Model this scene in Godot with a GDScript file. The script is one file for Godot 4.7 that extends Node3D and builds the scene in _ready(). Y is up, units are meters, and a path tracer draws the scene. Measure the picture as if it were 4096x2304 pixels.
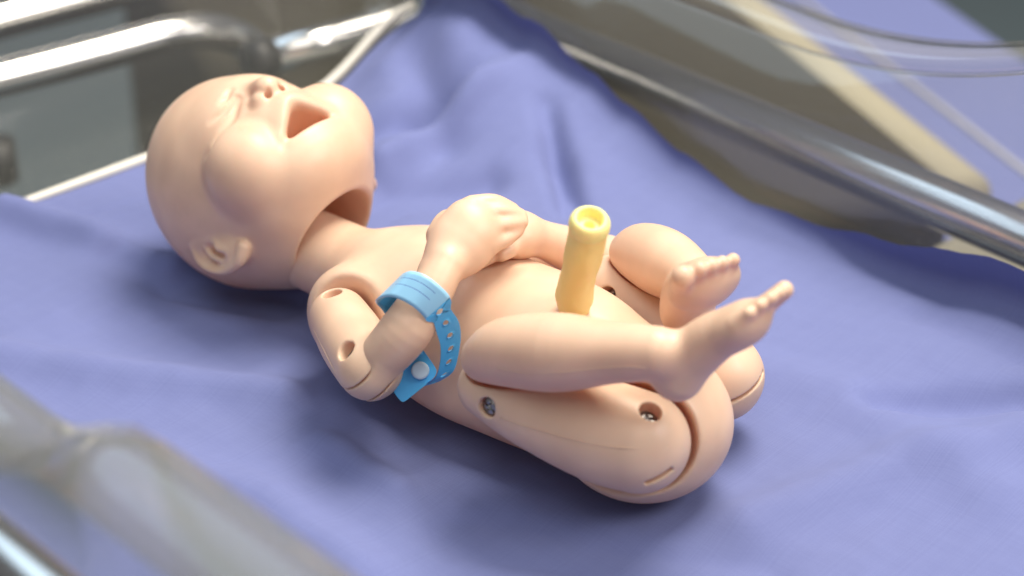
extends Node3D
# A newborn training manikin on a blue sheet in a clear bassinet. Axes: x runs from the head to the feet, z to the manikin's right, y up; metres.

const LONG := Vector3(0.9962, 0, 0.0872)   # along the bassinet, towards its foot end
const WIDE := Vector3(0.0872, 0, -0.9962)  # across it, towards its far side
var M := {}
var made := {}


func _ready() -> void:
	# ---------------- camera, surroundings, lamps, exposure
	var cam := Camera3D.new()
	cam.name = "camera"
	add_child(cam)
	var back := Vector3(0.5795, 0.5, 0.6436)
	cam.look_at_from_position(Vector3(0.779, 0.6, 0.6874), Vector3(0.779, 0.6, 0.6874) - back, Vector3.UP)
	var lens := CameraAttributesPhysical.new()
	lens.frustum_focal_length = 91.16
	lens.frustum_near = 0.05
	lens.frustum_far = 60.0
	lens.frustum_focus_distance = 1.055
	lens.exposure_aperture = 5.6
	cam.attributes = lens
	cam.fov = 15.0
	cam.near = 0.05
	cam.far = 60.0
	cam.current = true
	var env := Environment.new()
	env.background_mode = Environment.BG_COLOR
	env.background_color = Color(0.13, 0.13, 0.135).linear_to_srgb()
	env.tonemap_mode = Environment.TONE_MAPPER_LINEAR
	env.tonemap_exposure = 0.98
	env.sdfgi_enabled = true
	env.ssao_enabled = true
	env.ssil_enabled = true
	var we := WorldEnvironment.new()
	we.name = "surroundings"
	we.environment = env
	add_child(we)
	lamp("ceiling_panel_light", Vector3(0.15, 2.5, -0.98), Vector3(0.15, 0.03, 0), Vector2(1.5, 1.1), Color(1.0, 0.96, 0.89), 12.6)
	lamp("overhead_fill_light", Vector3(0.8, 2.2, 0.75), Vector3(0.2, 0, 0), Vector2(1.6, 1.6), Color(1.0, 0.97, 0.93), 2.2)  # unseen fill, added to soften shadows and brighten the camera side
	lamp("rail_highlight_light", Vector3(-1.15, 1.75, 0.3), Vector3(0.1, 0.0, -0.2), Vector2(2.2, 0.8), Color(0.82, 0.92, 1.0), 1.0)  # unseen cool light added to put a long highlight on the side rail
	lamp("window_light", Vector3(1.7, 1.5, -0.5), Vector3(0.15, 0.03, 0), Vector2(0.8, 0.8), Color(1.0, 0.97, 0.94), 2.4)
	materials()
	setting()
	sheet()
	manikin()
	wristband()


func lamp(called: String, at: Vector3, to: Vector3, size: Vector2, color: Color, energy: float) -> void:
	var l := AreaLight3D.new()
	l.name = called
	l.area_size = size
	l.area_normalize_energy = true
	l.light_color = color
	l.light_energy = energy
	l.area_range = 8.0
	l.shadow_enabled = true
	add_child(l)
	l.look_at_from_position(at, to, Vector3.UP)


func mat(called: String, color: Color, rough: float, metal := 0.0) -> StandardMaterial3D:
	var m := StandardMaterial3D.new()
	m.resource_name = called
	m.albedo_color = color.linear_to_srgb()
	m.roughness = rough
	m.metallic = metal
	M[called] = m
	return m


func noise_map(freq: float, size: int, octaves: int, as_normal := false, bump := 1.0) -> NoiseTexture2D:
	var n := FastNoiseLite.new()
	n.seed = 7
	n.noise_type = FastNoiseLite.TYPE_SIMPLEX_SMOOTH
	n.frequency = freq
	n.fractal_octaves = octaves
	var t := NoiseTexture2D.new()
	t.width = size
	t.height = size
	t.seamless = true
	t.noise = n
	t.as_normal_map = as_normal
	t.bump_strength = bump
	return t


func materials() -> void:
	var skin := mat("vinyl", Color(0.87, 0.635, 0.475), 0.4)
	skin.subsurf_scatter_enabled = true
	skin.subsurf_scatter_strength = 0.12
	skin.backlight_enabled = true
	skin.backlight = Color(0.3, 0.14, 0.06).linear_to_srgb()
	var mottle := noise_map(0.012, 256, 4)
	var ramp := Gradient.new()
	ramp.set_color(0, Color(0.93, 0.91, 0.9))
	ramp.set_color(1, Color(1, 1, 1))
	mottle.color_ramp = ramp
	skin.albedo_texture = mottle
	skin.uv1_triplanar = true
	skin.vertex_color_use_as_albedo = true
	skin.uv1_scale = Vector3.ONE * 9.0
	mat("floor", Color(0.1, 0.135, 0.155), 0.8)
	var cloth := mat("blue_cotton", Color(0.165, 0.195, 0.405), 0.85)
	cloth.rim_enabled = true
	cloth.rim = 0.25
	cloth.metallic_specular = 0.3
	cloth.rim_tint = 0.3
	# cotton twill: threads of slightly different weight, crossing at a slant
	var weave := Image.create(512, 512, false, Image.FORMAT_RGB8)
	var dye := Image.create(512, 512, false, Image.FORMAT_RGB8)
	var rng := RandomNumberGenerator.new()
	rng.seed = 21
	var warp := PackedFloat32Array()
	var weft := PackedFloat32Array()
	for i in 128:
		warp.append(rng.randf())
		weft.append(rng.randf())
	for y in 512:
		for x in 512:
			var v := 0.5 + 0.5 * sin((x + y) * TAU / 8.0) * (0.6 + 0.4 * sin((x - y) * TAU / 4.0))
			var t := warp[x >> 2] * 0.5 + weft[y >> 2] * 0.5
			weave.set_pixel(x, y, Color(v * 0.7 + 0.3 * t, 0, 0))
			var c := 0.91 + 0.09 * t
			dye.set_pixel(x, y, Color(c, c, lerpf(c, 1.0, 0.3)))
	cloth.albedo_texture = ImageTexture.create_from_image(dye)
	cloth.heightmap_enabled = true
	cloth.heightmap_texture = ImageTexture.create_from_image(weave)
	cloth.heightmap_scale = 0.014
	cloth.uv1_triplanar = true
	cloth.uv1_world_triplanar = true
	cloth.uv1_scale = Vector3.ONE * 42.0

	mat("white_cover", Color(0.72, 0.7, 0.64), 0.6)
	mat("seam_tape", Color(0.4, 0.4, 0.42), 0.7)
	mat("chrome", Color(0.8, 0.79, 0.77), 0.2, 1.0)
	mat("black_rubber", Color(0.015, 0.015, 0.016), 0.5)
	mat("screw_steel", Color(0.3, 0.3, 0.3), 0.35, 1.0)
	mat("lit_cream", Color(0.36, 0.33, 0.24), 0.6)  # paler than the cabinet top: light on its rounded edge put into the colour
	M.lit_cream.metallic_specular = 0.3
	mat("shaded_beige", Color(0.04, 0.036, 0.027), 0.9)  # darkened beige: shade on the cabinet top put into the colour
	M.shaded_beige.metallic_specular = 0.15
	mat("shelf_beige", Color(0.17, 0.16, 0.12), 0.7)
	mat("dark_grey", Color(0.06, 0.06, 0.065), 0.5)
	var band := mat("band_blue", Color(0.08, 0.44, 0.85), 0.3)
	band.backlight_enabled = true
	band.backlight = Color(0.3, 0.3, 0.3)
	mat("snap_white", Color(0.42, 0.55, 0.68), 0.4)
	var cord := mat("cord_yellow", Color(0.95, 0.76, 0.3), 0.45)
	cord.subsurf_scatter_enabled = true
	cord.subsurf_scatter_strength = 0.25
	var rim := mat("rim_yellow", Color(0.88, 0.8, 0.34), 0.4)
	rim.subsurf_scatter_enabled = true
	rim.subsurf_scatter_strength = 0.25
	var clear := mat("clear_wall", Color(0.6, 0.62, 0.6, 1), 0.08)
	clear.transparency = BaseMaterial3D.TRANSPARENCY_ALPHA
	clear.albedo_color.a = 0.05
	clear.cull_mode = BaseMaterial3D.CULL_DISABLED
	var head_clear := clear.duplicate() as StandardMaterial3D
	head_clear.metallic_specular = 0.2
	M.head_clear = head_clear
	var lip := mat("hazed_lip", Color(0.42, 0.42, 0.4, 1), 0.1)  # grey and opacity stand for the haze of reflected ceiling on clear plastic
	lip.transparency = BaseMaterial3D.TRANSPARENCY_ALPHA
	lip.albedo_color.a = 0.13
	lip.cull_mode = BaseMaterial3D.CULL_DISABLED
	# the print on the wristband's writing panel
	var im := Image.create(512, 256, false, Image.FORMAT_RGB8)
	im.fill(Color(0.58, 0.79, 0.93))
	var ink := Color(0.2, 0.25, 0.66)
	for y in [66, 130]:
		im.fill_rect(Rect2i(190, y, 250, 4), ink)
	for y in [52, 116]:
		for i in 5:
			var x: int = 84 + i * 17
			im.fill_rect(Rect2i(x, y, 3, 16), ink.lightened(0.35))
			im.fill_rect(Rect2i(x, y + [0, 7, 13, 0, 7][i], 10, 3), ink.lightened(0.35))
	var label := mat("panel_print", Color.WHITE, 0.28)
	label.albedo_texture = ImageTexture.create_from_image(im)


# ---------------------------------------------------------------- names, labels, things
func mesh_node(called: String, mesh: Mesh, m: Material, parent: Node = self) -> MeshInstance3D:
	var o := MeshInstance3D.new()
	o.name = numbered(called, parent)
	o.mesh = mesh
	o.material_override = m
	parent.add_child(o, true)
	return o


func numbered(called: String, parent: Node) -> String:
	if not parent.has_node(called):
		return called
	var n := 1
	while parent.has_node("%s_%03d" % [called, n]):
		n += 1
	return "%s_%03d" % [called, n]


func tag(o: Node, label: String, category: String, group := "") -> Node:
	o.set_meta("label", label)
	o.set_meta("category", category)
	if group:
		o.set_meta("group", group)
	return o


func base(called: String, label: String, category: String, at := Vector3.ZERO) -> Node3D:
	var o := Node3D.new()
	o.name = numbered(called, self)
	add_child(o, true)
	o.position = at
	tag(o, label, category)
	return o


func structure(called: String, mesh: Mesh, m: Material) -> MeshInstance3D:
	var o := mesh_node(called, mesh, m)
	o.set_meta("kind", "structure")
	return o


func ab(a: float, b: float, y: float) -> Vector3:
	return LONG * a + WIDE * b + Vector3.UP * y


# ---------------------------------------------------------------- shapes from points
func spline(v: Array, n: int) -> Array:
	var out := []
	for i in v.size() - 1:
		for j in n:
			out.append((v[i] as Vector3).cubic_interpolate(v[i + 1], v[maxi(i - 1, 0)], v[mini(i + 2, v.size() - 1)], float(j) / n))
	out.append(v[-1])
	return out


func skin_rows(rows: Array, closed: bool) -> ArrayMesh:   # a surface through rows of points, normals smoothed
	var st := SurfaceTool.new()
	st.begin(Mesh.PRIMITIVE_TRIANGLES)
	var n: int = rows[0].size()
	for r in rows:
		for q in r:
			st.add_vertex(q)
	for i in rows.size() - 1:
		for j in (n if closed else n - 1):
			var a := i * n + j
			var b := i * n + (j + 1) % n
			for k in [a, b, a + n, b, b + n, a + n]:
				st.add_index(k)
	st.generate_normals()
	return st.commit()


func tube(path: Array, r: float, sides := 24, cap := true) -> ArrayMesh:
	var rows := []
	var up := Vector3.UP
	var last := path.size() - 1
	for i in path.size():
		var t: Vector3 = (path[mini(i + 1, last)] - path[maxi(i - 1, 0)]).normalized()
		var u := up.cross(t).normalized()
		if i == 0 and u.length() < 0.5:
			u = Vector3.RIGHT
		var w := t.cross(u).normalized()
		up = w
		var ring := []
		for k in sides:
			ring.append(path[i] + (u * cos(k * TAU / sides) + w * sin(k * TAU / sides)) * r)
		rows.append(ring)
	if cap:
		for e in [0, last]:
			var ring := []
			for k in sides:
				ring.append(path[e] + (rows[0 if e == 0 else -1][k] - path[e]) * 0.02)
			if e == 0:
				rows.insert(0, ring)
			else:
				rows.append(ring)
	return skin_rows(rows, true)


func rounded_box(size: Vector3, r: float) -> ArrayMesh:   # a box with rounded edges, centred
	var st := SurfaceTool.new()
	st.begin(Mesh.PRIMITIVE_TRIANGLES)
	var n := 5
	var count := 0
	for ax in 3:
		for sg in [-1.0, 1.0]:
			var grid := []
			var cuts := []
			for i in n + 1:
				cuts.append(-1.0 + r * (1.0 - cos(i * PI / 2 / n)) * 0.0 + 0.0)
			for i in 2 * n + 2:
				for j in 2 * n + 2:
					var v := Vector3.ZERO
					v[ax] = sg
					v[(ax + 1) % 3] = (-1.0 if i <= n else 1.0)
					v[(ax + 2) % 3] = (-1.0 if j <= n else 1.0)
					var core := v * (size / 2.0 - Vector3.ONE * r)
					var ti := tan((-PI / 4 + (i if i <= n else i - 1 - n) * PI / 4 / n) if i <= n else (i - n - 1) * PI / 4 / n)
					var tj := tan((-PI / 4 + j * PI / 4 / n) if j <= n else (j - n - 1) * PI / 4 / n)
					var d := Vector3.ZERO
					d[ax] = sg
					d[(ax + 1) % 3] = ti
					d[(ax + 2) % 3] = tj
					st.set_normal(d.normalized())
					st.add_vertex(core + d.normalized() * r)
			var w := 2 * n + 2
			for i in w - 1:
				for j in w - 1:
					var a := count + i * w + j
					var q := [a, a + 1, a + w, a + 1, a + w + 1, a + w] if sg > 0 else [a, a + w, a + 1, a + 1, a + w, a + w + 1]
					for k in q:
						st.add_index(k)
			count += w * w
	return st.commit()


func slab(called: String, a0: float, a1: float, b0: float, b1: float, y0: float, y1: float, r: float, m: Material, parent: Node, turn := 0.0) -> MeshInstance3D:
	var o := mesh_node(called, rounded_box(Vector3(a1 - a0, y1 - y0, b1 - b0), r), m, parent)
	o.position = ab((a0 + a1) / 2, (b0 + b1) / 2, (y0 + y1) / 2)
	o.rotation.y = turn - deg_to_rad(5.0)
	return o


# ---------------------------------------------------------------- the setting and the bassinet
func setting() -> void:
	var ground := PlaneMesh.new()
	ground.size = Vector2(14, 14)
	var f := structure("floor", ground, M.floor)
	f.position.y = -0.85
	var tub := base("bassinet_tub", "clear plastic bassinet tub around the blue sheet", "bassinet")
	wall("far_wall", tub, func(s): return [ab(lerpf(-0.26, 0.9, s), 0.262, -0.05), ab(lerpf(-0.27, 0.91, s), 0.275, far_rim(lerpf(-0.27, 0.91, s)))], M.clear_wall)
	wall("near_wall", tub, func(s): return [ab(lerpf(-0.26, 0.9, s), -0.265, -0.05), ab(lerpf(-0.27, 0.91, s), -0.28, near_rim(lerpf(-0.27, 0.91, s)))], M.clear_wall)
	wall("head_wall", tub, func(s): return [ab(-0.225, lerpf(-0.265, 0.262, s), -0.05), ab(-0.262, lerpf(-0.28, 0.275, s), 0.235)], M.head_clear)
	rim("rim", tub, func(s): return ab(lerpf(-0.27, 0.91, s), 0.275, far_rim(lerpf(-0.27, 0.91, s))), WIDE, M.hazed_lip)
	rim("rim", tub, func(s): return ab(lerpf(-0.27, 0.91, s), -0.28, near_rim(lerpf(-0.27, 0.91, s))), -WIDE, M.hazed_lip, 0.034)
	slab("tub_floor", -0.225, 0.9, -0.255, 0.262, -0.056, -0.052, 0.001, M.clear_wall, tub)
	var mattress := mesh_node("mattress", rounded_box(Vector3(1.06, 0.042, 0.49), 0.012), M.white_cover)
	mattress.position = ab(0.321, 0.0, -0.027)
	mattress.rotation.y = -deg_to_rad(5.0)
	tag(mattress, "thin white mattress under the blue sheet, its edge showing behind the doll's head", "mattress")
	var piping := []
	for i in 41:
		var b := -0.245 + 0.5 * i / 40.0
		piping.append(ab(-0.191 - 0.004 * smoothstep(0.1, 0.2, b), b, 0.001 + 0.036 * pow(smoothstep(0.16, 0.25, b), 1.2)))
	mesh_node("edge_piping", tube(piping, 0.003, 12), M.white_cover, mattress).transform = mattress.transform.affine_inverse()
	# the steel frame that carries the tub
	var frame := base("bassinet_trolley", "polished steel tube trolley that carries the clear bassinet tub", "trolley")
	mesh_node("side_rail", tube([ab(-0.3, 0.315, 0.018), ab(0.3, 0.315, 0.018), ab(1.0, 0.315, 0.018)], 0.015), M.chrome, frame)
	mesh_node("side_rail", tube([ab(-0.3, -0.33, 0.14), ab(0.3, -0.33, 0.14), ab(1.0, -0.33, 0.14)], 0.0115), M.chrome, frame)
	var bend := spline([ab(-0.4, -0.25, 0), ab(-0.355, 0.033, 0), ab(-0.345, 0.105, 0), ab(-0.338, 0.157, 0), ab(-0.335, 0.195, -0.008), ab(-0.333, 0.222, -0.027), ab(-0.332, 0.236, -0.055), ab(-0.332, 0.24, -0.11)], 8)
	mesh_node("head_rail", tube(bend, 0.0125), M.chrome, frame)
	var handle := mesh_node("handle", tube([ab(-0.264, 0.177, 0), ab(-0.255, 0.231, 0), ab(-0.248, 0.307, 0), ab(-0.24, 0.42, 0)], 0.0125), M.chrome, frame)
	mesh_node("end_cap", tube([ab(-0.2648, 0.168, 0), ab(-0.2618, 0.186, 0)], 0.0136), M.black_rubber, handle)
	mesh_node("bumper", tube([Vector3(-0.426, -0.085, -0.103), Vector3(-0.426, -0.115, -0.103)], 0.014), M.black_rubber, frame)
	mesh_node("shelf_rail", tube([ab(-0.47, -0.2, 0), ab(-0.44, 0.085, 0), ab(-0.424, 0.245, 0), ab(-0.41, 0.4, 0)], 0.014), M.chrome, frame)
	# what stands beside the bassinet
	var cab := base("beige_cabinet", "beige cabinet beside the bassinet, shade on its top and light on its edge painted in", "cabinet")
	var along := LONG * 0.927 - WIDE * 0.374
	var away := LONG * 0.374 + WIDE * 0.927
	var corner := ab(0.125, 0.545, -0.1)
	var turn := atan2(-along.z, along.x)
	var top := mesh_node("cabinet_top", rounded_box(Vector3(0.72, 0.7, 0.45), 0.02), M.shaded_beige, cab)
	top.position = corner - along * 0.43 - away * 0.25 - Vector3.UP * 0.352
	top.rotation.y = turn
	mesh_node("lit_edge", tube([corner - along * 0.77 - away * 0.02 - Vector3.UP * 0.024, corner - along * 0.4 - away * 0.02 - Vector3.UP * 0.024, corner - along * 0.075 - away * 0.02 - Vector3.UP * 0.024], 0.024), M.lit_cream, cab)  # pale bar painting the light along the rounded cabinet edge
	var shelf := base("low_cabinet", "low grey beige cabinet beside the foot half of the bassinet", "cabinet")
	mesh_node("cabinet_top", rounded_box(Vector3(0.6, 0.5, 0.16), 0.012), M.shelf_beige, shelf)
	shelf.position = ab(0.435, 0.42, -0.31)
	shelf.rotation.y = -deg_to_rad(5.0)
	var cot := base("second_mattress", "second blue covered mattress with a white seam line behind the cabinet", "mattress")
	var pad := mesh_node("cover", rounded_box(Vector3(1.4, 0.09, 0.3), 0.025), M.blue_cotton, cot)
	pad.position = ab(-0.17, 0.82, -0.245) - away * 0.02
	pad.rotation.y = turn
	var seam := ab(-0.101, 0.784, -0.199)
	mesh_node("seam", tube([seam - along * 0.6, seam, seam + along * 0.6], 0.003), M.seam_tape, cot)


func far_rim(a: float) -> float:
	return minf(0.101 + (1.3 * (a - 0.1) * (a - 0.1) if a > 0.1 else 0.25 * maxf(0.0, -0.05 - a)), 0.2)


func near_rim(a: float) -> float:
	return 0.154 + 0.024 * smoothstep(0.235, 0.3, a) + 0.2 * maxf(0.0, 0.12 - a)


func wall(called: String, parent: Node, edge: Callable, m: Material) -> void:
	var rows := []
	for side in [0, 1]:
		pass
	var n := 60
	var out := Vector3.ZERO
	for i in n + 1:
		var e: Array = edge.call(float(i) / n)
		var e2: Array = edge.call(float(i) / n + 0.01)
		out = (e[1] - e[0]).cross(e2[0] - e[0]).normalized() * 0.002
		rows.append([e[0] - out, e[1] - out, e[1] + out, e[0] + out])
	mesh_node(called, skin_rows(rows, true), m, parent)


func rim(called: String, parent: Node, edge: Callable, outward: Vector3, m: Material, wide := 0.02) -> void:
	var rows := []
	var n := 80
	for i in n + 1:
		var e: Vector3 = edge.call(float(i) / n)
		var ring := []
		for k in 7:
			var t := k * PI / 2 / 6
			ring.append(e + outward * (0.012 * (1.0 - cos(t))) + Vector3.UP * 0.01 * sin(t))
		ring.append(ring[-1] + outward * wide - Vector3.UP * 0.001)
		ring.append(ring[-1] - Vector3.UP * 0.003)
		for k in 8:
			ring.append(ring[7 - k] - Vector3.UP * 0.003 + outward * 0.002 * (1.0 if k > 3 else 0.0))
		rows.append(ring)
	mesh_node(called, skin_rows(rows, true), m, parent)


# ---------------------------------------------------------------- the sheet
const FOLDS := [
	[[Vector2(-0.020, -0.233), Vector2(0.013, -0.204), Vector2(0.049, -0.175)], 0.008, -0.008],
	[[Vector2(-0.064, -0.132), Vector2(-0.062, -0.214), Vector2(-0.048, -0.281)], 0.014, 0.010],
	[[Vector2(-0.153, -0.258), Vector2(-0.099, -0.208), Vector2(-0.056, -0.171)], 0.018, -0.009],
	[[Vector2(-0.030, -0.078), Vector2(-0.035, -0.116), Vector2(-0.004, -0.161)], 0.012, -0.005],
	[[Vector2(-0.11, -0.15), Vector2(-0.08, -0.2), Vector2(-0.07, -0.25)], 0.012, -0.006],
	[[Vector2(0.30, -0.12), Vector2(0.36, -0.17), Vector2(0.42, -0.2)], 0.01, -0.005],
	[[Vector2(0.06, 0.16), Vector2(0.13, 0.14), Vector2(0.2, 0.15)], 0.014, 0.004],
	[[Vector2(0.134, -0.225), Vector2(0.205, -0.238), Vector2(0.277, -0.227)], 0.012, -0.004],
	[[Vector2(0.270, -0.209), Vector2(0.336, -0.199)], 0.012, -0.006],
	[[Vector2(0.311, 0.005), Vector2(0.337, -0.078), Vector2(0.372, -0.138)], 0.016, 0.005],
	[[Vector2(-0.161, 0.034), Vector2(-0.147, -0.019)], 0.002, -0.0012],
	[[Vector2(-0.195, 0.051), Vector2(-0.141, 0.036), Vector2(-0.072, 0.029)], 0.012, 0.007],
	[[Vector2(-0.106, 0.035), Vector2(-0.052, 0.035), Vector2(-0.000, 0.011)], 0.012, -0.006],
	[[Vector2(-0.066, 0.147), Vector2(-0.004, 0.118), Vector2(0.070, 0.076)], 0.014, 0.005],
	[[Vector2(0.119, 0.090), Vector2(0.171, 0.093)], 0.010, 0.003],
	[[Vector2(0.203, -0.095), Vector2(0.279, -0.112), Vector2(0.384, -0.090)], 0.02, 0.004],
	[[Vector2(0.213, 0.097), Vector2(0.275, 0.070), Vector2(0.337, 0.034)], 0.018, -0.004],
]


func ease_between(lo: float, hi: float, x: float) -> float:
	return smoothstep(lo, hi, x)


func sheet() -> void:
	var soft := FastNoiseLite.new()
	soft.seed = 3
	soft.frequency = 9.0
	soft.fractal_octaves = 3
	var fine := FastNoiseLite.new()
	fine.seed = 11
	fine.frequency = 22.0
	fine.fractal_octaves = 2
	var rise := Curve.new()
	for q in [Vector2(-0.187, 0.05), Vector2(-0.15, 0.035), Vector2(-0.118, 0.022), Vector2(-0.07, 0.016), Vector2(-0.03, 0.008), Vector2(0.05, 0.005), Vector2(0.1, 0.001), Vector2(0.145, 0.005), Vector2(0.2, 0.017), Vector2(0.255, 0.028), Vector2(0.31, 0.026), Vector2(0.72, 0.03)]:
		rise.add_point(Vector2((q.x + 0.19) / 0.92, q.y))
	var lift := Curve.new()
	for q in [Vector2(-0.187, 0.036), Vector2(-0.16, 0.052), Vector2(-0.13, 0.053), Vector2(-0.107, 0.046), Vector2(-0.07, 0.038), Vector2(-0.03, 0.031), Vector2(0.0, 0.02), Vector2(0.05, 0.005), Vector2(0.1, 0.0), Vector2(0.2, 0.0), Vector2(0.3, 0.012), Vector2(0.4, 0.014), Vector2(0.72, 0.01)]:
		lift.add_point(Vector2((q.x + 0.19) / 0.92, q.y))
	var rows := []
	var na := 300
	var nb := 170
	for i in na + 1:
		var a := -0.187 + 0.9 * i / na
		var row := []
		var h := rise.sample(clampf((a + 0.19) / 0.92, 0, 1))
		h += 0.002 * soft.get_noise_1d(a * 1.3)
		var l0 := lift.sample(clampf((a + 0.19) / 0.92, 0, 1))
		for j in nb + 14:
			var b := minf(-0.25 + 0.497 * j / nb, 0.247)
			var q := ab(a, b, 0)
			var flat := Vector2(q.x, q.z)
			var y := soft.get_noise_2d(flat.x, flat.y) * 0.0022 * (1.0 - 0.8 * smoothstep(0.2, 0.245, b))
			y += (0.5 - absf(fine.get_noise_2d(flat.x * 1.6 + 0.6 * flat.y, flat.y))) * 0.0009
			for f in FOLDS:
				var best := 1.0
				var line: Array = f[0]
				for k in line.size() - 1:
					best = minf(best, flat.distance_to(Geometry2D.get_closest_point_to_segment(flat, line[k], line[k + 1])))
				y += 1.9 * (1.0 - 0.7 * smoothstep(0.2, 0.24, b)) * f[2] * exp(-best * best / (f[1] * f[1]))
			y += l0 * pow(smoothstep(lerpf(0.16, 0.1, smoothstep(-0.19, -0.1, a)), 0.25, b), 1.2)
			if j > nb:
				var s := float(j - nb) / 13.0
				var l := s * (h + 0.011)
				var r := 0.01
				var th := minf(l / r, 2.0)
				b += r * sin(th) + maxf(l - 2.0 * r, 0.0) * cos(2.0)
				y += r * (1.0 - cos(th)) + maxf(l - 2.0 * r, 0.0) * sin(2.0)
			row.append(ab(a, b, maxf(y, -0.0045 + 0.001 * y)))
		rows.append(row)
	var o := mesh_node("bed_sheet", skin_rows(rows, false), M.blue_cotton)
	tag(o, "blue cotton sheet spread under the baby doll, its corner pulled up", "bed sheet")


# ---------------------------------------------------------------- the manikin
func manikin() -> void:
	var doll := base("training_manikin", "peach vinyl baby training doll lying on its back, mouth open", "doll")
	var jobs := [["head", 0.00095, "head", shape_head], ["torso", 0.0013, "torso", shape_torso], ["upper_arm_right", 0.0009, "upper_arm", shape_upper_arm_right], ["forearm_right", 0.0008, "forearm", shape_forearm_right], ["upper_arm_left", 0.0013, "upper_arm", shape_upper_arm_left], ["forearm_left", 0.0009, "forearm", shape_forearm_left], ["thigh_right", 0.001, "thigh", shape_thigh_right], ["shin_right", 0.0008, "lower_leg", shape_shin_right], ["thigh_left", 0.0009, "thigh", shape_thigh_left], ["shin_left", 0.0008, "lower_leg", shape_shin_left]]
	var results := []
	results.resize(jobs.size())
	var fields := []
	for j in jobs:
		var f := Field.new()
		(j[3] as Callable).call(f)
		fields.append(f)
	for i in jobs.size():
		results[i] = fields[i].surface(jobs[i][1])
		if jobs[i][0] == "head":   # coral tint in the mouth stands for light glowing through the vinyl
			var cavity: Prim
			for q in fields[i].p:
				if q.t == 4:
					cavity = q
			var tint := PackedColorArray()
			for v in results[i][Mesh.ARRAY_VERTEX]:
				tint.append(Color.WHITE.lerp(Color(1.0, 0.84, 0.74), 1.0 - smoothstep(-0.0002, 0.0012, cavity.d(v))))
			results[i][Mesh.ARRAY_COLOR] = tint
		var mesh := ArrayMesh.new()
		mesh.add_surface_from_arrays(Mesh.PRIMITIVE_TRIANGLES, results[i])
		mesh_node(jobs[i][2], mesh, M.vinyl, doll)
	screw(doll, Vector3(0.2132, 0.0563, 0.0765), Vector3(0.028, 0.13, 0.991), 0.0042, 0.0022)
	screw(doll, Vector3(0.282, 0.0693, 0.0434), Vector3(0.343, 0.934, 0.101), 0.0046, 0.0062)
	screw(doll, Vector3(0.1012, 0.0642, 0.0636), Vector3(-0.164, 0.968, 0.189), 0.004, 0.0035)
	screw(doll, Vector3(0.138, 0.0621, 0.0902), Vector3(-0.35, 0.75, 0.59), 0.004, 0.0035)
	screw(doll, Vector3(0.1939, 0.0607, -0.0312), Vector3(-0.014, 0.443, 0.896), 0.0042, 0.005)
	cord(doll)
	for line in [
		[Vector3(0.2235, 0.0840, 0.0804), Vector3(0.2390, 0.0873, 0.0793), Vector3(0.2541, 0.0921, 0.0755), Vector3(0.2673, 0.0965, 0.0697), Vector3(0.2806, 0.1011, 0.0644), Vector3(0.2906, 0.1029, 0.0606), Vector3(0.2974, 0.1003, 0.0553)],
		[Vector3(0.2219, 0.0548, 0.0762), Vector3(0.2327, 0.0550, 0.0747), Vector3(0.2448, 0.0556, 0.0723), Vector3(0.2585, 0.0559, 0.0691), Vector3(0.2729, 0.0565, 0.0644), Vector3(0.2859, 0.0579, 0.0581), Vector3(0.2946, 0.0567, 0.0467)],
		[Vector3(0.0987, 0.0510, 0.0756), Vector3(0.1159, 0.0512, 0.0854), Vector3(0.1299, 0.0492, 0.0924), Vector3(0.1395, 0.0472, 0.0960)],
	]:
		mesh_node("mould_seam", tube(spline(line, 6), 0.00028, 8), M.vinyl, doll)


func screw(doll: Node, at: Vector3, n: Vector3, r: float, deep: float) -> void:
	n = n.normalized()
	var u := n.cross(Vector3.UP).normalized()
	var w := u.cross(n)
	var rows := []
	for q in [[r, -0.003], [r, -0.0006], [r * 0.93, -0.0001], [r * 0.5, 0.0], [r * 0.42, 0.0], [r * 0.3, -0.0012], [0.00002, -0.0013]]:
		var ring := []
		for k in 24:
			var c: float = q[0]
			if c < r * 0.45 and c > 0.001:
				c *= 1.25 if k % 6 < 3 else 0.6
			ring.append(at - n * deep + n * q[1] + (u * cos(k * TAU / 24) + w * sin(k * TAU / 24)) * c)
		rows.append(ring)
	mesh_node("screw", skin_rows(rows, true), M.screw_steel, doll)


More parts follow.
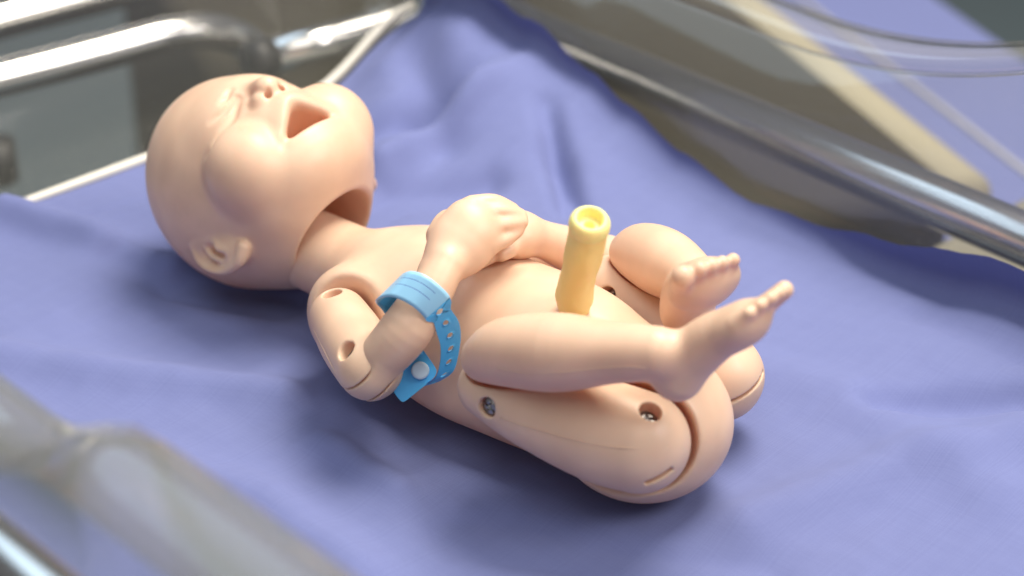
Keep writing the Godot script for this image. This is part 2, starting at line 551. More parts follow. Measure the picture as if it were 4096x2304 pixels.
func cord(doll: Node) -> void:
	var foot := Vector3(0.2108, 0.0795, 0.0143)
	var axis := Vector3(0.021, 0.0615, 0.0134)
	var t := axis.normalized()
	var u := Vector3(0.743, 0, -0.669)
	u = (u - t * u.dot(t)).normalized()
	var w := t.cross(u)
	var wob := FastNoiseLite.new()
	wob.seed = 5
	wob.frequency = 60.0
	var ring := func(h: float, r: float, rough: float) -> Array:
		var c := foot + axis * h + u * (0.0009 * sin(h * 6.0 + 2.6)) * (1.0 - h)
		var out := []
		for k in 40:
			var d: Vector3 = u * cos(k * TAU / 40) + w * sin(k * TAU / 40)
			out.append(c + d * (r + rough * wob.get_noise_3dv(c + d * r)))
		return out
	var rows := []
	var profile := [Vector2(-0.02, 0.0068), Vector2(0.05, 0.0078), Vector2(0.1, 0.0083), Vector2(0.16, 0.0086), Vector2(0.3, 0.0083), Vector2(0.42, 0.0081), Vector2(0.55, 0.0085), Vector2(0.68, 0.0087), Vector2(0.8, 0.0086), Vector2(0.87, 0.0086), Vector2(0.895, 0.0088)]
	for i in profile.size() - 1:
		for j in 4:
			var q: Vector2 = profile[i].lerp(profile[i + 1], j / 4.0)
			rows.append(ring.call(q.x, q.y, 0.0011))
	rows.append(ring.call(0.897, 0.0088, 0.0011))
	var body := mesh_node("umbilical_cord", skin_rows(rows, true), M.cord_yellow, doll)
	rows = []
	for i in 13:
		var s := i * PI / 12
		rows.append(ring.call(0.945 - 0.055 * cos(s) + 0.012 * i / 12.0, 0.0083 + 0.0014 * sin(s) - (0.0003 if i < 2 else 0.0) - 0.002 * pow(i / 12.0, 3), 0.0004))
	for q in [Vector2(0.995, 0.0058), Vector2(0.985, 0.0055), Vector2(0.95, 0.0053), Vector2(0.935, 0.005), Vector2(0.932, 0.0045), Vector2(0.934, 0.003), Vector2(0.932, 0.0025), Vector2(0.925, 0.0022), Vector2(0.88, 0.002), Vector2(0.88, 0.0001)]:
		rows.append(ring.call(q.x, q.y, 0.0002))
	mesh_node("collar", skin_rows(rows, true), M.rim_yellow, body)


# ---------------------------------------------------------------- the wristband
const BAND := [
	[Vector3(0.1555, 0.0505, 0.0665), Vector3(0.0028, 0.0045, -0.0055)],
	[Vector3(0.1475, 0.063, 0.0605), Vector3(0.0022, 0.0045, -0.006)],
	[Vector3(0.1425, 0.077, 0.0615), Vector3(0.002, 0.0043, -0.006)],
	[Vector3(0.1442, 0.0882, 0.0692), Vector3(0.0022, 0.0043, -0.0058)],
	[Vector3(0.1538, 0.0965, 0.0720), Vector3(0.0014, 0.0047, -0.0055)],
	[Vector3(0.1604, 0.0975, 0.0708), Vector3(0.0010, 0.0053, -0.0053)],
	[Vector3(0.1666, 0.0955, 0.0689), Vector3(0.0010, 0.0055, -0.0053)],
	[Vector3(0.1710, 0.0897, 0.0653), Vector3(0.0024, 0.0047, -0.0056)],
	[Vector3(0.1722, 0.0858, 0.0638), Vector3(0.0026, 0.0042, -0.0054)],
	[Vector3(0.1721, 0.0824, 0.0618), Vector3(0.0019, 0.0028, -0.0039)],
	[Vector3(0.1732, 0.0754, 0.0593), Vector3(0.00281, 0.00244, -0.00439)],
	[Vector3(0.1734, 0.0673, 0.0577), Vector3(0.00256, 0.00232, -0.00415)],
	[Vector3(0.1725, 0.0583, 0.0577), Vector3(0.00232, 0.00195, -0.00390)],
	[Vector3(0.1705, 0.0487, 0.0591), Vector3(0.00220, 0.00122, -0.00390)],
	[Vector3(0.1656, 0.0434, 0.0623), Vector3(0.00220, 0.00061, -0.00390)],
	[Vector3(0.1605, 0.0405, 0.0665), Vector3(0.00244, 0.00061, -0.00390)],
	[Vector3(0.1545, 0.0385, 0.0725), Vector3(0.00342, 0.00146, -0.00366)],
]


const TAB := [Vector2(0.0116, 0.0047), Vector2(0.0068, 0.0110), Vector2(0.0031, 0.0123), Vector2(0.0011, 0.0103), Vector2(-0.0062, 0.0011), Vector2(-0.0067, -0.0012), Vector2(-0.0057, -0.0038), Vector2(0.0020, -0.0108), Vector2(0.0078, -0.0158), Vector2(0.0095, -0.0159), Vector2(0.0132, -0.0119), Vector2(0.0137, -0.0095), Vector2(0.0134, -0.0010)]


func wristband() -> void:
	var band := base("wristband", "blue plastic hospital wristband with pale writing panel on doll's wrist", "wristband")
	var c := spline(BAND.map(func(e): return e[0]), 16)
	var h := spline(BAND.map(func(e): return e[1]), 16)
	var along := PackedFloat32Array([0.0])
	for i in c.size() - 1:
		along.append(along[-1] + (c[i + 1] - c[i]).length())
	var at := func(s: float, t: float, side: float) -> Vector3:
		var i := clampi(along.bsearch(s) - 1, 0, c.size() - 2)
		var f := (s - along[i]) / (along[i + 1] - along[i])
		var hw: Vector3 = h[i].lerp(h[i + 1], f)
		var n: Vector3 = (c[mini(i + 1, c.size() - 1)] - c[i]).cross(hw).normalized()
		return c[i].lerp(c[i + 1], f) + hw * t - n * side
	var s_panel := along[3 * 16 - 4]
	var s_strap := along[8 * 16 - 8]
	var s_end := along[along.size() - 1]
	# the plain end behind the wrist, with the press stud
	ribbon("band_end", band, at, 0.0, s_panel, M.band_blue)
	ribbon("writing_panel", band, at, s_panel, s_strap, M.panel_print)
	# the strap with its row of holes
	var st := SurfaceTool.new()
	st.begin(Mesh.PRIMITIVE_TRIANGLES)
	var pitch := 0.0077
	var n_holes := 7
	var s0 := s_strap
	for k in n_holes:
		var mid := s_strap + 0.0028 + k * pitch
		var s1 := mid + pitch / 2
		hole_cell(st, at, s0, s1, mid, 0.0015 if k > 0 else 0.0019)
		s0 = s1
	var strip := int((s_end - s0) / 0.0012) + 1
	for i in strip:
		for j in 6:
			for side in [0.00035, -0.00035]:
				quad(st, at.call(lerpf(s0, s_end, float(i) / strip), -1 + j / 3.0, side), at.call(lerpf(s0, s_end, float(i + 1) / strip), -1 + j / 3.0, side), at.call(lerpf(s0, s_end, float(i + 1) / strip), -1 + (j + 1) / 3.0, side), at.call(lerpf(s0, s_end, float(i) / strip), -1 + (j + 1) / 3.0, side))
	st.index()
	st.generate_normals()
	mesh_node("strap", st.commit(), M.band_blue, band)
	var origin := Vector3(0.1607, 0.0493, 0.0640)
	var facing := Vector3(0.5, 0.55, 0.67).normalized()
	var right := facing.cross(Vector3.UP).normalized()
	mesh_node("band_tab", plate(PackedVector2Array(TAB), origin, right, right.cross(facing), facing, 0.0008), M.band_blue, band)
	# the press stud on the end
	var mid: Vector3 = Vector3(0.1607, 0.0493, 0.0655)
	var n := Vector3(0.5, 0.55, 0.67).normalized()
	var u := n.cross(Vector3.UP).normalized()
	var w := u.cross(n)
	var rows := []
	for q in [[0.0042, -0.0015], [0.0043, 0.0002], [0.004, 0.0006], [0.003, 0.0007], [0.00001, 0.0007]]:
		var ring := []
		for k in 32:
			ring.append(mid + n * q[1] + (u * cos(k * TAU / 32) + w * sin(k * TAU / 32)) * q[0])
		rows.append(ring)
	mesh_node("press_stud", skin_rows(rows, true), M.snap_white, band)


func plate(outline: PackedVector2Array, origin: Vector3, u: Vector3, w: Vector3, n: Vector3, thick: float) -> ArrayMesh:   # a flat piece with an outline
	var st := SurfaceTool.new()
	st.begin(Mesh.PRIMITIVE_TRIANGLES)
	for k in 2:   # soften the corners
		var smooth := PackedVector2Array()
		for i in outline.size():
			var q := outline[(i + 1) % outline.size()]
			smooth.append(outline[i].lerp(q, 0.25))
			smooth.append(outline[i].lerp(q, 0.75))
		outline = smooth
	var at := func(q: Vector2, side: float) -> Vector3: return origin + u * q.x + w * q.y + n * (side - 60.0 * q.x * q.x * 0.25)
	var idx := Geometry2D.triangulate_polygon(outline)
	for side in [0.0, -thick]:
		for i in idx:
			st.set_normal(n * (1.0 if side == 0.0 else -1.0))
			st.add_vertex(at.call(outline[i], side))
	for i in outline.size():
		var a := outline[i]
		var b := outline[(i + 1) % outline.size()]
		var d := (b - a).orthogonal().normalized()
		st.set_normal(-(u * d.x + w * d.y))
		quad(st, at.call(a, 0.0), at.call(b, 0.0), at.call(b, -thick), at.call(a, -thick))
	return st.commit()


func ribbon(called: String, parent: Node, at: Callable, s0: float, s1: float, m: Material) -> void:
	var st := SurfaceTool.new()
	st.begin(Mesh.PRIMITIVE_TRIANGLES)
	var n := 60
	var k := 8
	for i in n + 1:
		for j in k * 2 + 2:
			var t := -1.0 + 2.0 * (j if j <= k else 2 * k + 1 - j) / k
			st.set_uv(Vector2(float(i) / n, 0.5 - t * 0.5))
			st.add_vertex(at.call(lerpf(s0, s1, float(i) / n), t, 0.00035 if j <= k else -0.00035))
	var w := k * 2 + 2
	for i in n:
		for j in w:
			var a := i * w + j
			var b := i * w + (j + 1) % w
			for q in [a, b, a + w, b, b + w, a + w]:
				st.add_index(q)
	st.generate_normals()
	mesh_node(called, st.commit(), m, parent)


func quad(st: SurfaceTool, a: Vector3, b: Vector3, c: Vector3, d: Vector3) -> void:
	for q in [a, b, c, a, c, d]:
		st.add_vertex(q)


func hole_cell(st: SurfaceTool, at: Callable, s0: float, s1: float, mid: float, r: float) -> void:
	var half := (at.call(mid, 1.0, 0.0) - at.call(mid, -1.0, 0.0) as Vector3).length() / 2
	var n := 32
	var rim_at := func(k: int) -> Vector2:   # on the edge of the cell, in (s, t)
		var g := k * TAU / n
		var d := Vector2(cos(g), sin(g))
		var lim: float = (s1 - mid) if d.x > 0 else (mid - s0)
		var f := minf(lim / maxf(absf(d.x), 1e-6), half / maxf(absf(d.y), 1e-6))
		# corners are reached exactly at the multiples of 45 degrees
		if k % 8 == 4:
			return Vector2(lim * signf(d.x), half * signf(d.y))
		return d * f
	for k in n:
		var p0: Vector2 = rim_at.call(k)
		var p1: Vector2 = rim_at.call((k + 1) % n)
		var c0 := p0.normalized() * r
		var c1 := p1.normalized() * r
		for step in 3:
			var a := c0.lerp(p0, step / 3.0)
			var b := c0.lerp(p0, (step + 1) / 3.0)
			var c := c1.lerp(p1, (step + 1) / 3.0)
			var d := c1.lerp(p1, step / 3.0)
			for side in [0.00035, -0.00035]:
				quad(st, at.call(mid + a.x, a.y / half, side), at.call(mid + b.x, b.y / half, side), at.call(mid + c.x, c.y / half, side), at.call(mid + d.x, d.y / half, side))
		quad(st, at.call(mid + c0.x, c0.y / half, 0.00035), at.call(mid + c1.x, c1.y / half, 0.00035), at.call(mid + c1.x, c1.y / half, -0.00035), at.call(mid + c0.x, c0.y / half, -0.00035))

func shape_head(s):
	s.frame(Vector3(0, 0.04, -0.003), Vector3(-0.26, 0.966, 0.06), Vector3(-0.966, -0.26, 0))
	s.el(Vector3(0.0245, 0.0285, 0), Vector3(0.059, 0.06, 0.051), Vector3(0, 0, 0), 0.0)
	s.el(Vector3(0.022, -0.01, 0), Vector3(0.05, 0.038, 0.0405), Vector3(0, 0, 0), 0.02)
	s.el2(Vector3(0.036, -0.02, 0.02), Vector3(0.024, 0.02, 0.022), Vector3(0, 0, 0), 0.015)
	s.el(Vector3(0.058, 0.012, 0), Vector3(0.024, 0.02, 0.03), Vector3(0, 0, 0), 0.012)
	s.el(Vector3(0.042, -0.034, 0), Vector3(0.02, 0.018, 0.028), Vector3(0, 0, 0), 0.012)
	s.el(Vector3(0.06, -0.02, 0), Vector3(0.017, 0.014, 0.02), Vector3(0, 0, 0), 0.01)
	s.el2(Vector3(0.0455, -0.0155, 0.0275), Vector3(0.0262, 0.0255, 0.024), Vector3(0, 0, 0), 0.004)
	s.ch([Vector3(0.076, 0.006, 0), Vector3(0.0795, -0.004, 0), Vector3(0.0805, -0.0115, 0)], [0.004, 0.0055, 0.0072], 0.004)
	s.el2(Vector3(0.0745, -0.013, 0.008), Vector3(0.0065, 0.0058, 0.0048), Vector3(0, 0, 0), 0.003)
	s.ch([Vector3(0.061, -0.0325, 0.0155), Vector3(0.068, -0.028, 0.008), Vector3(0.0735, -0.0255, 0), Vector3(0.068, -0.028, -0.008), Vector3(0.061, -0.0325, -0.0155)], [0.0028, 0.0034, 0.0036, 0.0034, 0.0028], 0.006)
	s.ch([Vector3(0.057, -0.0355, 0.015), Vector3(0.0575, -0.0375, 0.006), Vector3(0.0575, -0.0375, -0.006), Vector3(0.057, -0.0355, -0.015)], [0.0026, 0.0034, 0.0034, 0.0026], 0.006)
	s.el2(Vector3(0.006, 0.0045, 0.0455), Vector3(0.0105, 0.0205, 0.0065), Vector3(0, 18, 8), 0.004)
	s.ch2([Vector3(0.0135, 0.017, 0.0468), Vector3(0.0085, 0.0245, 0.0478), Vector3(0.0015, 0.021, 0.0498), Vector3(-0.0015, 0.01, 0.0515), Vector3(-0.001, -0.002, 0.0515), Vector3(0.0045, -0.012, 0.0492), Vector3(0.011, -0.0145, 0.0458)], [0.0016, 0.0021, 0.0022, 0.0022, 0.0022, 0.0032, 0.0036], 0.0025)
	s.op = 1
	s.el2(Vector3(0.0065, 0.0085, 0.0538), Vector3(0.0072, 0.0128, 0.0078), Vector3(0, 18, 8), 0.0025)
	s.op = 0
	s.ch2([Vector3(0.0105, 0.0165, 0.0462), Vector3(0.006, 0.0115, 0.0488), Vector3(0.003, 0.003, 0.0488), Vector3(0.005, -0.004, 0.0475)], [0.0018, 0.0018, 0.0018, 0.0013], 0.002)
	s.ch2([Vector3(0.0125, 0.004, 0.0478), Vector3(0.0105, 0.0015, 0.0496), Vector3(0.0095, -0.0025, 0.0485)], [0.0014, 0.0018, 0.0014], 0.003)
	s.op = 1
	s.wedge([Vector3(0.056, -0.0352, 0), Vector3(0.0575, -0.034, 0.0157), Vector3(0.0575, -0.034, -0.0157), Vector3(0.041, -0.02, 0)], [Vector3(-0.5, -0.75, 0), Vector3(0.725, 1.09, 1.06), Vector3(0.725, 1.09, -1.06), Vector3(-0.83, 0.55, 0)], 0.0045)
	s.rc2(Vector3(0.085, -0.0205, 0.0046), Vector3(0.075, -0.0145, 0.0048), 0.0021, 0.0017, 0.001)
	s.ch2([Vector3(0.079, -0.0015, 0.012), Vector3(0.0735, -0.0036, 0.0192), Vector3(0.0712, -0.005, 0.0286), Vector3(0.0684, -0.0045, 0.0346), Vector3(0.064, -0.0037, 0.0402), Vector3(0.0605, 0.0005, 0.0425)], [0.0003, 0.0007, 0.0012, 0.0014, 0.0013, 0.0006], 0.005)
	s.ch2([Vector3(0.0805, 0.001, 0.0115), Vector3(0.0755, 0.0018, 0.0215), Vector3(0.074, 0.0055, 0.0295)], [0.0002, 0.0006, 0.0002], 0.004)
	s.ch2([Vector3(0.0835, 0.007, 0.009), Vector3(0.0802, 0.006, 0.0135), Vector3(0.0805, 0.0055, 0.018)], [0.0002, 0.0005, 0.0002], 0.004)
	s.frame(Vector3(0, 0, 0), Vector3(1, 0, 0), Vector3(0, 1, 0))
	s.rc(Vector3(0.005, 0.0445, -0.003), Vector3(0.09, 0.05, -0.005), 0.0255, 0.03, 0.004)
	s.op = 0

func shape_torso(s):
	s.rc(Vector3(0.0, 0.036, 0.003), Vector3(0.07, 0.038, 0.003), 0.0215, 0.022, 0.0)
	s.el(Vector3(0.1, 0.039, 0.003), Vector3(0.043, 0.034, 0.045), Vector3(0, 0, 0), 0.015)
	s.el(Vector3(0.091, 0.039, 0.04), Vector3(0.028, 0.027, 0.021), Vector3(0, 0, 0), 0.012)
	s.el(Vector3(0.092, 0.034, -0.036), Vector3(0.028, 0.026, 0.02), Vector3(0, 0, 0), 0.012)
	s.el(Vector3(0.15, 0.0255, 0.006), Vector3(0.072, 0.025, 0.046), Vector3(0, 0, 0), 0.01)
	s.el(Vector3(0.16, 0.041, 0.004), Vector3(0.07, 0.038, 0.041), Vector3(0, 0, 0), 0.02)
	s.el(Vector3(0.208, 0.0405, 0.007), Vector3(0.052, 0.0415, 0.037), Vector3(0, 0, 0), 0.02)
	s.el(Vector3(0.2535, 0.0365, 0.013), Vector3(0.043, 0.0368, 0.042), Vector3(0, 0, 0), 0.015)
	s.op = 1
	s.el(Vector3(0.1, 0.06, 0.064), Vector3(0.024, 0.027, 0.022), Vector3(0, 0, 0), 0.004)
	s.ch([Vector3(0.0975, 0.0495, 0.0575), Vector3(0.118, 0.049, 0.068), Vector3(0.142, 0.05, 0.0805)], [0.0172, 0.0185, 0.018], 0.002)
	s.el(Vector3(0.265, 0.05, 0.053), Vector3(0.0385, 0.034, 0.024), Vector3(0, 0, 0), 0.004)
	s.ch([Vector3(0.274, 0.0475, 0.041), Vector3(0.255, 0.0485, 0.047), Vector3(0.224, 0.0525, 0.0575), Vector3(0.2015, 0.056, 0.0625)], [0.0265, 0.0265, 0.021, 0.0168], 0.003)
	s.ch([Vector3(0.2535, 0.033, -0.046), Vector3(0.243, 0.037, -0.046), Vector3(0.21, 0.048, -0.046), Vector3(0.1855, 0.0555, -0.0475)], [0.025, 0.0255, 0.021, 0.0185], 0.003)
	s.op = 0

func shape_upper_arm_right(s):
	s.ch([Vector3(0.0975, 0.0495, 0.0575), Vector3(0.118, 0.049, 0.068), Vector3(0.142, 0.05, 0.0805)], [0.0148, 0.0165, 0.016], 0.0)
	s.op = 1
	s.rc(Vector3(0.0925, 0.0685, 0.059), Vector3(0.0965, 0.056, 0.058), 0.0048, 0.0046, 0.0015)
	s.rc(Vector3(0.1335, 0.0637, 0.0914), Vector3(0.139, 0.055, 0.0845), 0.0048, 0.0046, 0.0015)
	s.frame(Vector3(0.1422, 0.05, 0.0807), Vector3(-0.448, 0.688, 0.568), Vector3(0.86, 0, 0.51))
	s.box(Vector3(-0.001, 0.006, 0), Vector3(0.0063, 0.02, 0.04), Vector3(0, 0, 0), 0.002, 0.0006)
	s.op = 0

func shape_forearm_right(s):
	s.rc(Vector3(0.142, 0.05, 0.0805), Vector3(0.1425, 0.0505, 0.0805), 0.0157, 0.0157, 0.0)
	s.op = 1
	s.frame(Vector3(0.1422, 0.05, 0.0807), Vector3(-0.448, 0.688, 0.568), Vector3(0.86, 0, 0.51))
	s.box(Vector3(0.0245, 0, 0), Vector3(0.02, 0.03, 0.03), Vector3(0, 0, 0), 0.001, 0.001)
	s.box(Vector3(-0.0265, 0, 0), Vector3(0.02, 0.03, 0.03), Vector3(0, 0, 0), 0.001, 0.001)
	s.op = 0
	s.frame(Vector3(0, 0, 0), Vector3(1, 0, 0), Vector3(0, 1, 0))
	s.ch([Vector3(0.1465, 0.056, 0.079), Vector3(0.1515, 0.062, 0.0765), Vector3(0.1575, 0.074, 0.0695), Vector3(0.1575, 0.086, 0.054), Vector3(0.1555, 0.0945, 0.0415)], [0.0105, 0.0118, 0.0122, 0.0105, 0.0088], 0.004)
	s.frame(Vector3(0.1515, 0.1005, 0.0245), Vector3(0.06, 0.47, -0.88), Vector3(0.645, 0.645, 0.39))
	s.ch([Vector3(-0.0225, 0.0, 0.001), Vector3(-0.012, 0.0, 0.001), Vector3(0.002, 0, 0.001)], [0.0087, 0.0095, 0.009], 0.003)
	s.el(Vector3(-0.001, 0.0, 0.0005), Vector3(0.0185, 0.0105, 0.0158), Vector3(0, 0, 0), 0.008)
	s.el(Vector3(0.009, 0.0005, -0.0005), Vector3(0.01, 0.0085, 0.0135), Vector3(0, 0, 0), 0.006)
	s.ch([Vector3(0.015, 0.001, -0.0075), Vector3(0.023, 0.0005, -0.001), Vector3(0.0275, -0.002, 0.0075)], [0.0048, 0.0042, 0.0034], 0.0022)
	s.ch([Vector3(0.0145, 0.0025, -0.001), Vector3(0.022, 0.002, 0.005), Vector3(0.0275, -0.0005, 0.0125)], [0.0046, 0.0042, 0.0034], 0.0022)
	s.ch([Vector3(0.011, 0.003, 0.005), Vector3(0.018, 0.0025, 0.0102), Vector3(0.0255, 0.0, 0.0152)], [0.0046, 0.0041, 0.0033], 0.0022)
	s.ch([Vector3(0.006, 0.002, 0.0115), Vector3(0.013, 0.0012, 0.0148), Vector3(0.0212, -0.001, 0.0165)], [0.0044, 0.0039, 0.0032], 0.0022)
	s.ch([Vector3(-0.006, -0.005, -0.010), Vector3(0.004, -0.009, -0.012), Vector3(0.012, -0.011, -0.006)], [0.006, 0.005, 0.004], 0.003)

func shape_forearm_left(s):
	s.ch([Vector3(0.1505, 0.0855, -0.0165), Vector3(0.154, 0.079, -0.029), Vector3(0.158, 0.067, -0.047), Vector3(0.163, 0.056, -0.066)], [0.0118, 0.0095, 0.0115, 0.0125], 0.0)
	s.el(Vector3(0.1505, 0.086, -0.012), Vector3(0.0125, 0.0095, 0.0145), Vector3(0, 0, 0), 0.005)
	s.ch([Vector3(0.1565, 0.0865, -0.006), Vector3(0.158, 0.0865, 0.000), Vector3(0.158, 0.086, 0.005)], [0.0045, 0.0042, 0.0035], 0.002)
	s.ch([Vector3(0.152, 0.0865, -0.003), Vector3(0.1535, 0.0855, 0.006), Vector3(0.152, 0.0835, 0.014)], [0.0045, 0.0042, 0.0035], 0.002)
	s.ch([Vector3(0.1465, 0.087, -0.003), Vector3(0.146, 0.087, 0.006), Vector3(0.145, 0.0845, 0.014)], [0.0045, 0.0042, 0.0035], 0.002)

func shape_thigh_right(s):
	s.ch([Vector3(0.274, 0.0475, 0.041), Vector3(0.255, 0.0485, 0.047), Vector3(0.224, 0.0525, 0.0575), Vector3(0.2015, 0.056, 0.0625)], [0.0233, 0.0235, 0.0185, 0.0142], 0.0)
	s.op = 1
	s.ch([Vector3(0.203, 0.074, 0.0655), Vector3(0.216, 0.082, 0.0645), Vector3(0.241, 0.0905, 0.061), Vector3(0.266, 0.098, 0.055)], [0.013, 0.0172, 0.019, 0.015], 0.0012)
	s.frame(Vector3(0.2926, 0.0451, 0.0548), Vector3(0.8, -0.1, 0.59), Vector3(-0.1, 0.97, 0.2))
	s.box(Vector3(-0.0005, -0.0032, -0.003), Vector3(0.004, 0.0013, 0.0068), Vector3(12, 0, 0), 0.0002, 0.0004)
	s.frame(Vector3(0, 0, 0), Vector3(1, 0, 0), Vector3(0, 1, 0))
	s.rc(Vector3(0.2135, 0.0576, 0.0864), Vector3(0.2131, 0.0558, 0.0725), 0.0048, 0.0047, 0.0012)
	s.rc(Vector3(0.2854, 0.0786, 0.0444), Vector3(0.2803, 0.0646, 0.0429), 0.0051, 0.005, 0.0012)
	s.op = 0

func shape_shin_right(s):
	s.ch([Vector3(0.203, 0.074, 0.0655), Vector3(0.216, 0.082, 0.0645), Vector3(0.241, 0.0905, 0.061), Vector3(0.266, 0.098, 0.055), Vector3(0.288, 0.104, 0.049)], [0.0115, 0.0158, 0.0178, 0.014, 0.0118], 0.0)
	s.frame(Vector3(0.2935, 0.0905, 0.041), Vector3(0.0375, 0.0475, -0.016), Vector3(-0.75, 0.6, 0))
	s.ch([Vector3(0.001, 0.0005, 0), Vector3(0.012, 0.003, 0), Vector3(0.028, 0.003, 0.001), Vector3(0.044, 0.0, 0)], [0.0118, 0.0118, 0.0108, 0.0085], 0.006)
	s.el(Vector3(0.043, -0.0005, 0), Vector3(0.0135, 0.0085, 0.0145), Vector3(0, 0, 0), 0.005)
	s.rc(Vector3(0.05, 0.001, -0.01), Vector3(0.0625, 0.001, -0.0105), 0.0045, 0.004, 0.0027)
	s.rc(Vector3(0.052, 0.001, -0.004), Vector3(0.063, 0.001, -0.004), 0.0034, 0.003, 0.0027)
	s.rc(Vector3(0.051, 0.001, 0.001), Vector3(0.061, 0.001, 0.001), 0.0032, 0.0029, 0.0027)
	s.rc(Vector3(0.049, 0.001, 0.006), Vector3(0.058, 0.001, 0.006), 0.0031, 0.0028, 0.0027)
	s.rc(Vector3(0.046, 0.001, 0.0105), Vector3(0.054, 0.001, 0.0105), 0.003, 0.0027, 0.0027)

func shape_thigh_left(s):
	s.ch([Vector3(0.2535, 0.033, -0.046), Vector3(0.243, 0.037, -0.046), Vector3(0.21, 0.048, -0.046), Vector3(0.1855, 0.0555, -0.0475)], [0.0222, 0.023, 0.019, 0.0168], 0.0)
	s.op = 1
	s.ch([Vector3(0.193, 0.077, -0.0515), Vector3(0.202, 0.0795, -0.051), Vector3(0.22, 0.083, -0.045)], [0.012, 0.016, 0.0175], 0.0012)
	s.rc(Vector3(0.1938, 0.0652, -0.0222), Vector3(0.194, 0.0585, -0.0357), 0.005, 0.0049, 0.0012)
	s.frame(Vector3(0.2535, 0.033, -0.046), Vector3(0.55, -0.08, 0.6), Vector3(-0.25, 0.95, 0.15))
	s.box(Vector3(0.02, 0.0, 0.0), Vector3(0.016, 0.0008, 0.04), Vector3(0, 0, 0), 0.0002, 0.0008)
	s.op = 0

func shape_shin_left(s):
	s.ch([Vector3(0.193, 0.077, -0.0515), Vector3(0.202, 0.0795, -0.051), Vector3(0.22, 0.083, -0.045), Vector3(0.246, 0.088, -0.034)], [0.0112, 0.0152, 0.0165, 0.0118], 0.0)
	s.frame(Vector3(0.2495, 0.0775, -0.0235), Vector3(0.5, 0.72, 0.45), Vector3(-0.72, 0.65, -0.2))
	s.ch([Vector3(0.0011, 0.00055, 0), Vector3(0.0132, 0.0033, 0), Vector3(0.0308, 0.0033, 0.0011), Vector3(0.0484, 0.0, 0)], [0.01298, 0.01298, 0.01188, 0.00935], 0.0066)
	s.el(Vector3(0.0473, -0.0011, 0), Vector3(0.01485, 0.01045, 0.0176), Vector3(0, 0, 0), 0.0055)
	s.rc(Vector3(0.055, 0.0011, 0.01155), Vector3(0.06765, 0.0011, 0.01265), 0.0055, 0.00528, 0.0027)
	s.rc(Vector3(0.0572, 0.0011, 0.0044), Vector3(0.0693, 0.0011, 0.00495), 0.00396, 0.00352, 0.0027)
	s.rc(Vector3(0.0561, 0.0011, -0.0011), Vector3(0.0671, 0.0011, -0.0011), 0.00374, 0.00341, 0.0027)
	s.rc(Vector3(0.0539, 0.0011, -0.0066), Vector3(0.0638, 0.0011, -0.00715), 0.00363, 0.0033, 0.0027)
	s.rc(Vector3(0.0506, 0.0011, -0.01265), Vector3(0.0605, 0.0011, -0.0132), 0.00352, 0.00319, 0.0027)

func shape_upper_arm_left(s):
	s.ch([Vector3(0.098, 0.046, -0.05), Vector3(0.125, 0.044, -0.067), Vector3(0.16, 0.05, -0.072)], [0.015, 0.0165, 0.0145], 0.0)


# ---------------------------------------------------------------- distance fields and their meshes
class Prim:
	var t: int
	var op: int
	var k: float
	var a: Vector3
	var b: Vector3
	var r: Vector3
	var m: Basis
	var ra: float
	var rb: float
	var pts: PackedVector3Array
	var dirs: PackedVector3Array
	var rad: PackedFloat32Array
	var lens: PackedFloat32Array
	var rad2: PackedFloat32Array

	func cone_setup() -> void:
		for i in pts.size() - 1:
			var v := pts[i + 1] - pts[i]
			lens.append(maxf(v.length(), 1e-6))
			dirs.append(v / maxf(v.length(), 1e-6))
			rad2.append(rad[i + 1])

	func piece(p: Vector3, i: int) -> float:
		var pa := p - pts[i]
		var l := lens[i]
		var r1 := rad[i]
		var y := pa.dot(dirs[i])
		var x2 := maxf(pa.length_squared() - y * y, 0.0)
		var bb := (r1 - rad2[i]) / l
		if absf(bb) >= 0.999:
			return minf(pa.length() - r1, (pa - dirs[i] * l).length() - rad2[i])
		var aa := sqrt(1.0 - bb * bb)
		var x := sqrt(x2)
		var q := aa * y - bb * x
		if q < 0.0:
			return sqrt(x2 + y * y) - r1
		if q > aa * l:
			return sqrt(x2 + (y - l) * (y - l)) - rad2[i]
		return x * aa + y * bb - r1

	func cone(p: Vector3) -> float:
		var best := 1e3
		for i in dirs.size():
			best = minf(best, piece(p, i))
		return best

	# the same chain with only the pieces that can be nearest within r of p
	func trimmed(p: Vector3, r: float) -> Prim:
		var ds := PackedFloat32Array()
		var best := 1e3
		for i in dirs.size():
			var e := piece(p, i)
			ds.append(e)
			best = minf(best, e)
		var q := Prim.new()
		q.op = op
		q.k = k
		for i in dirs.size():
			if ds[i] < best + 2.1 * r:
				q.pts.append(pts[i])
				q.dirs.append(dirs[i])
				q.lens.append(lens[i])
				q.rad.append(rad[i])
				q.rad2.append(rad2[i])
		return q

	func d(p: Vector3) -> float:
		if t == 0:
			return cone(p)
		if t == 1:
			var q := m * (p - a)
			var k0 := (q / r).length()
			var k1 := (q / (r * r)).length()
			return k0 * (k0 - 1.0) / k1 if k1 > 1e-6 else -minf(r.x, minf(r.y, r.z))
		if t == 2:
			var q := (m * (p - a)).abs() - r + Vector3(ra, ra, ra)
			return q.max(Vector3.ZERO).length() + minf(maxf(q.x, maxf(q.y, q.z)), 0.0) - ra
		if t == 3:
			return (p - a).dot(b)
		var e := -1e3
		for i in pts.size():
			var f := (p - pts[i]).dot(dirs[i])
			var h := maxf(0.006 - absf(e - f), 0.0)
			e = maxf(e, f) + h * h / 0.024
		return e


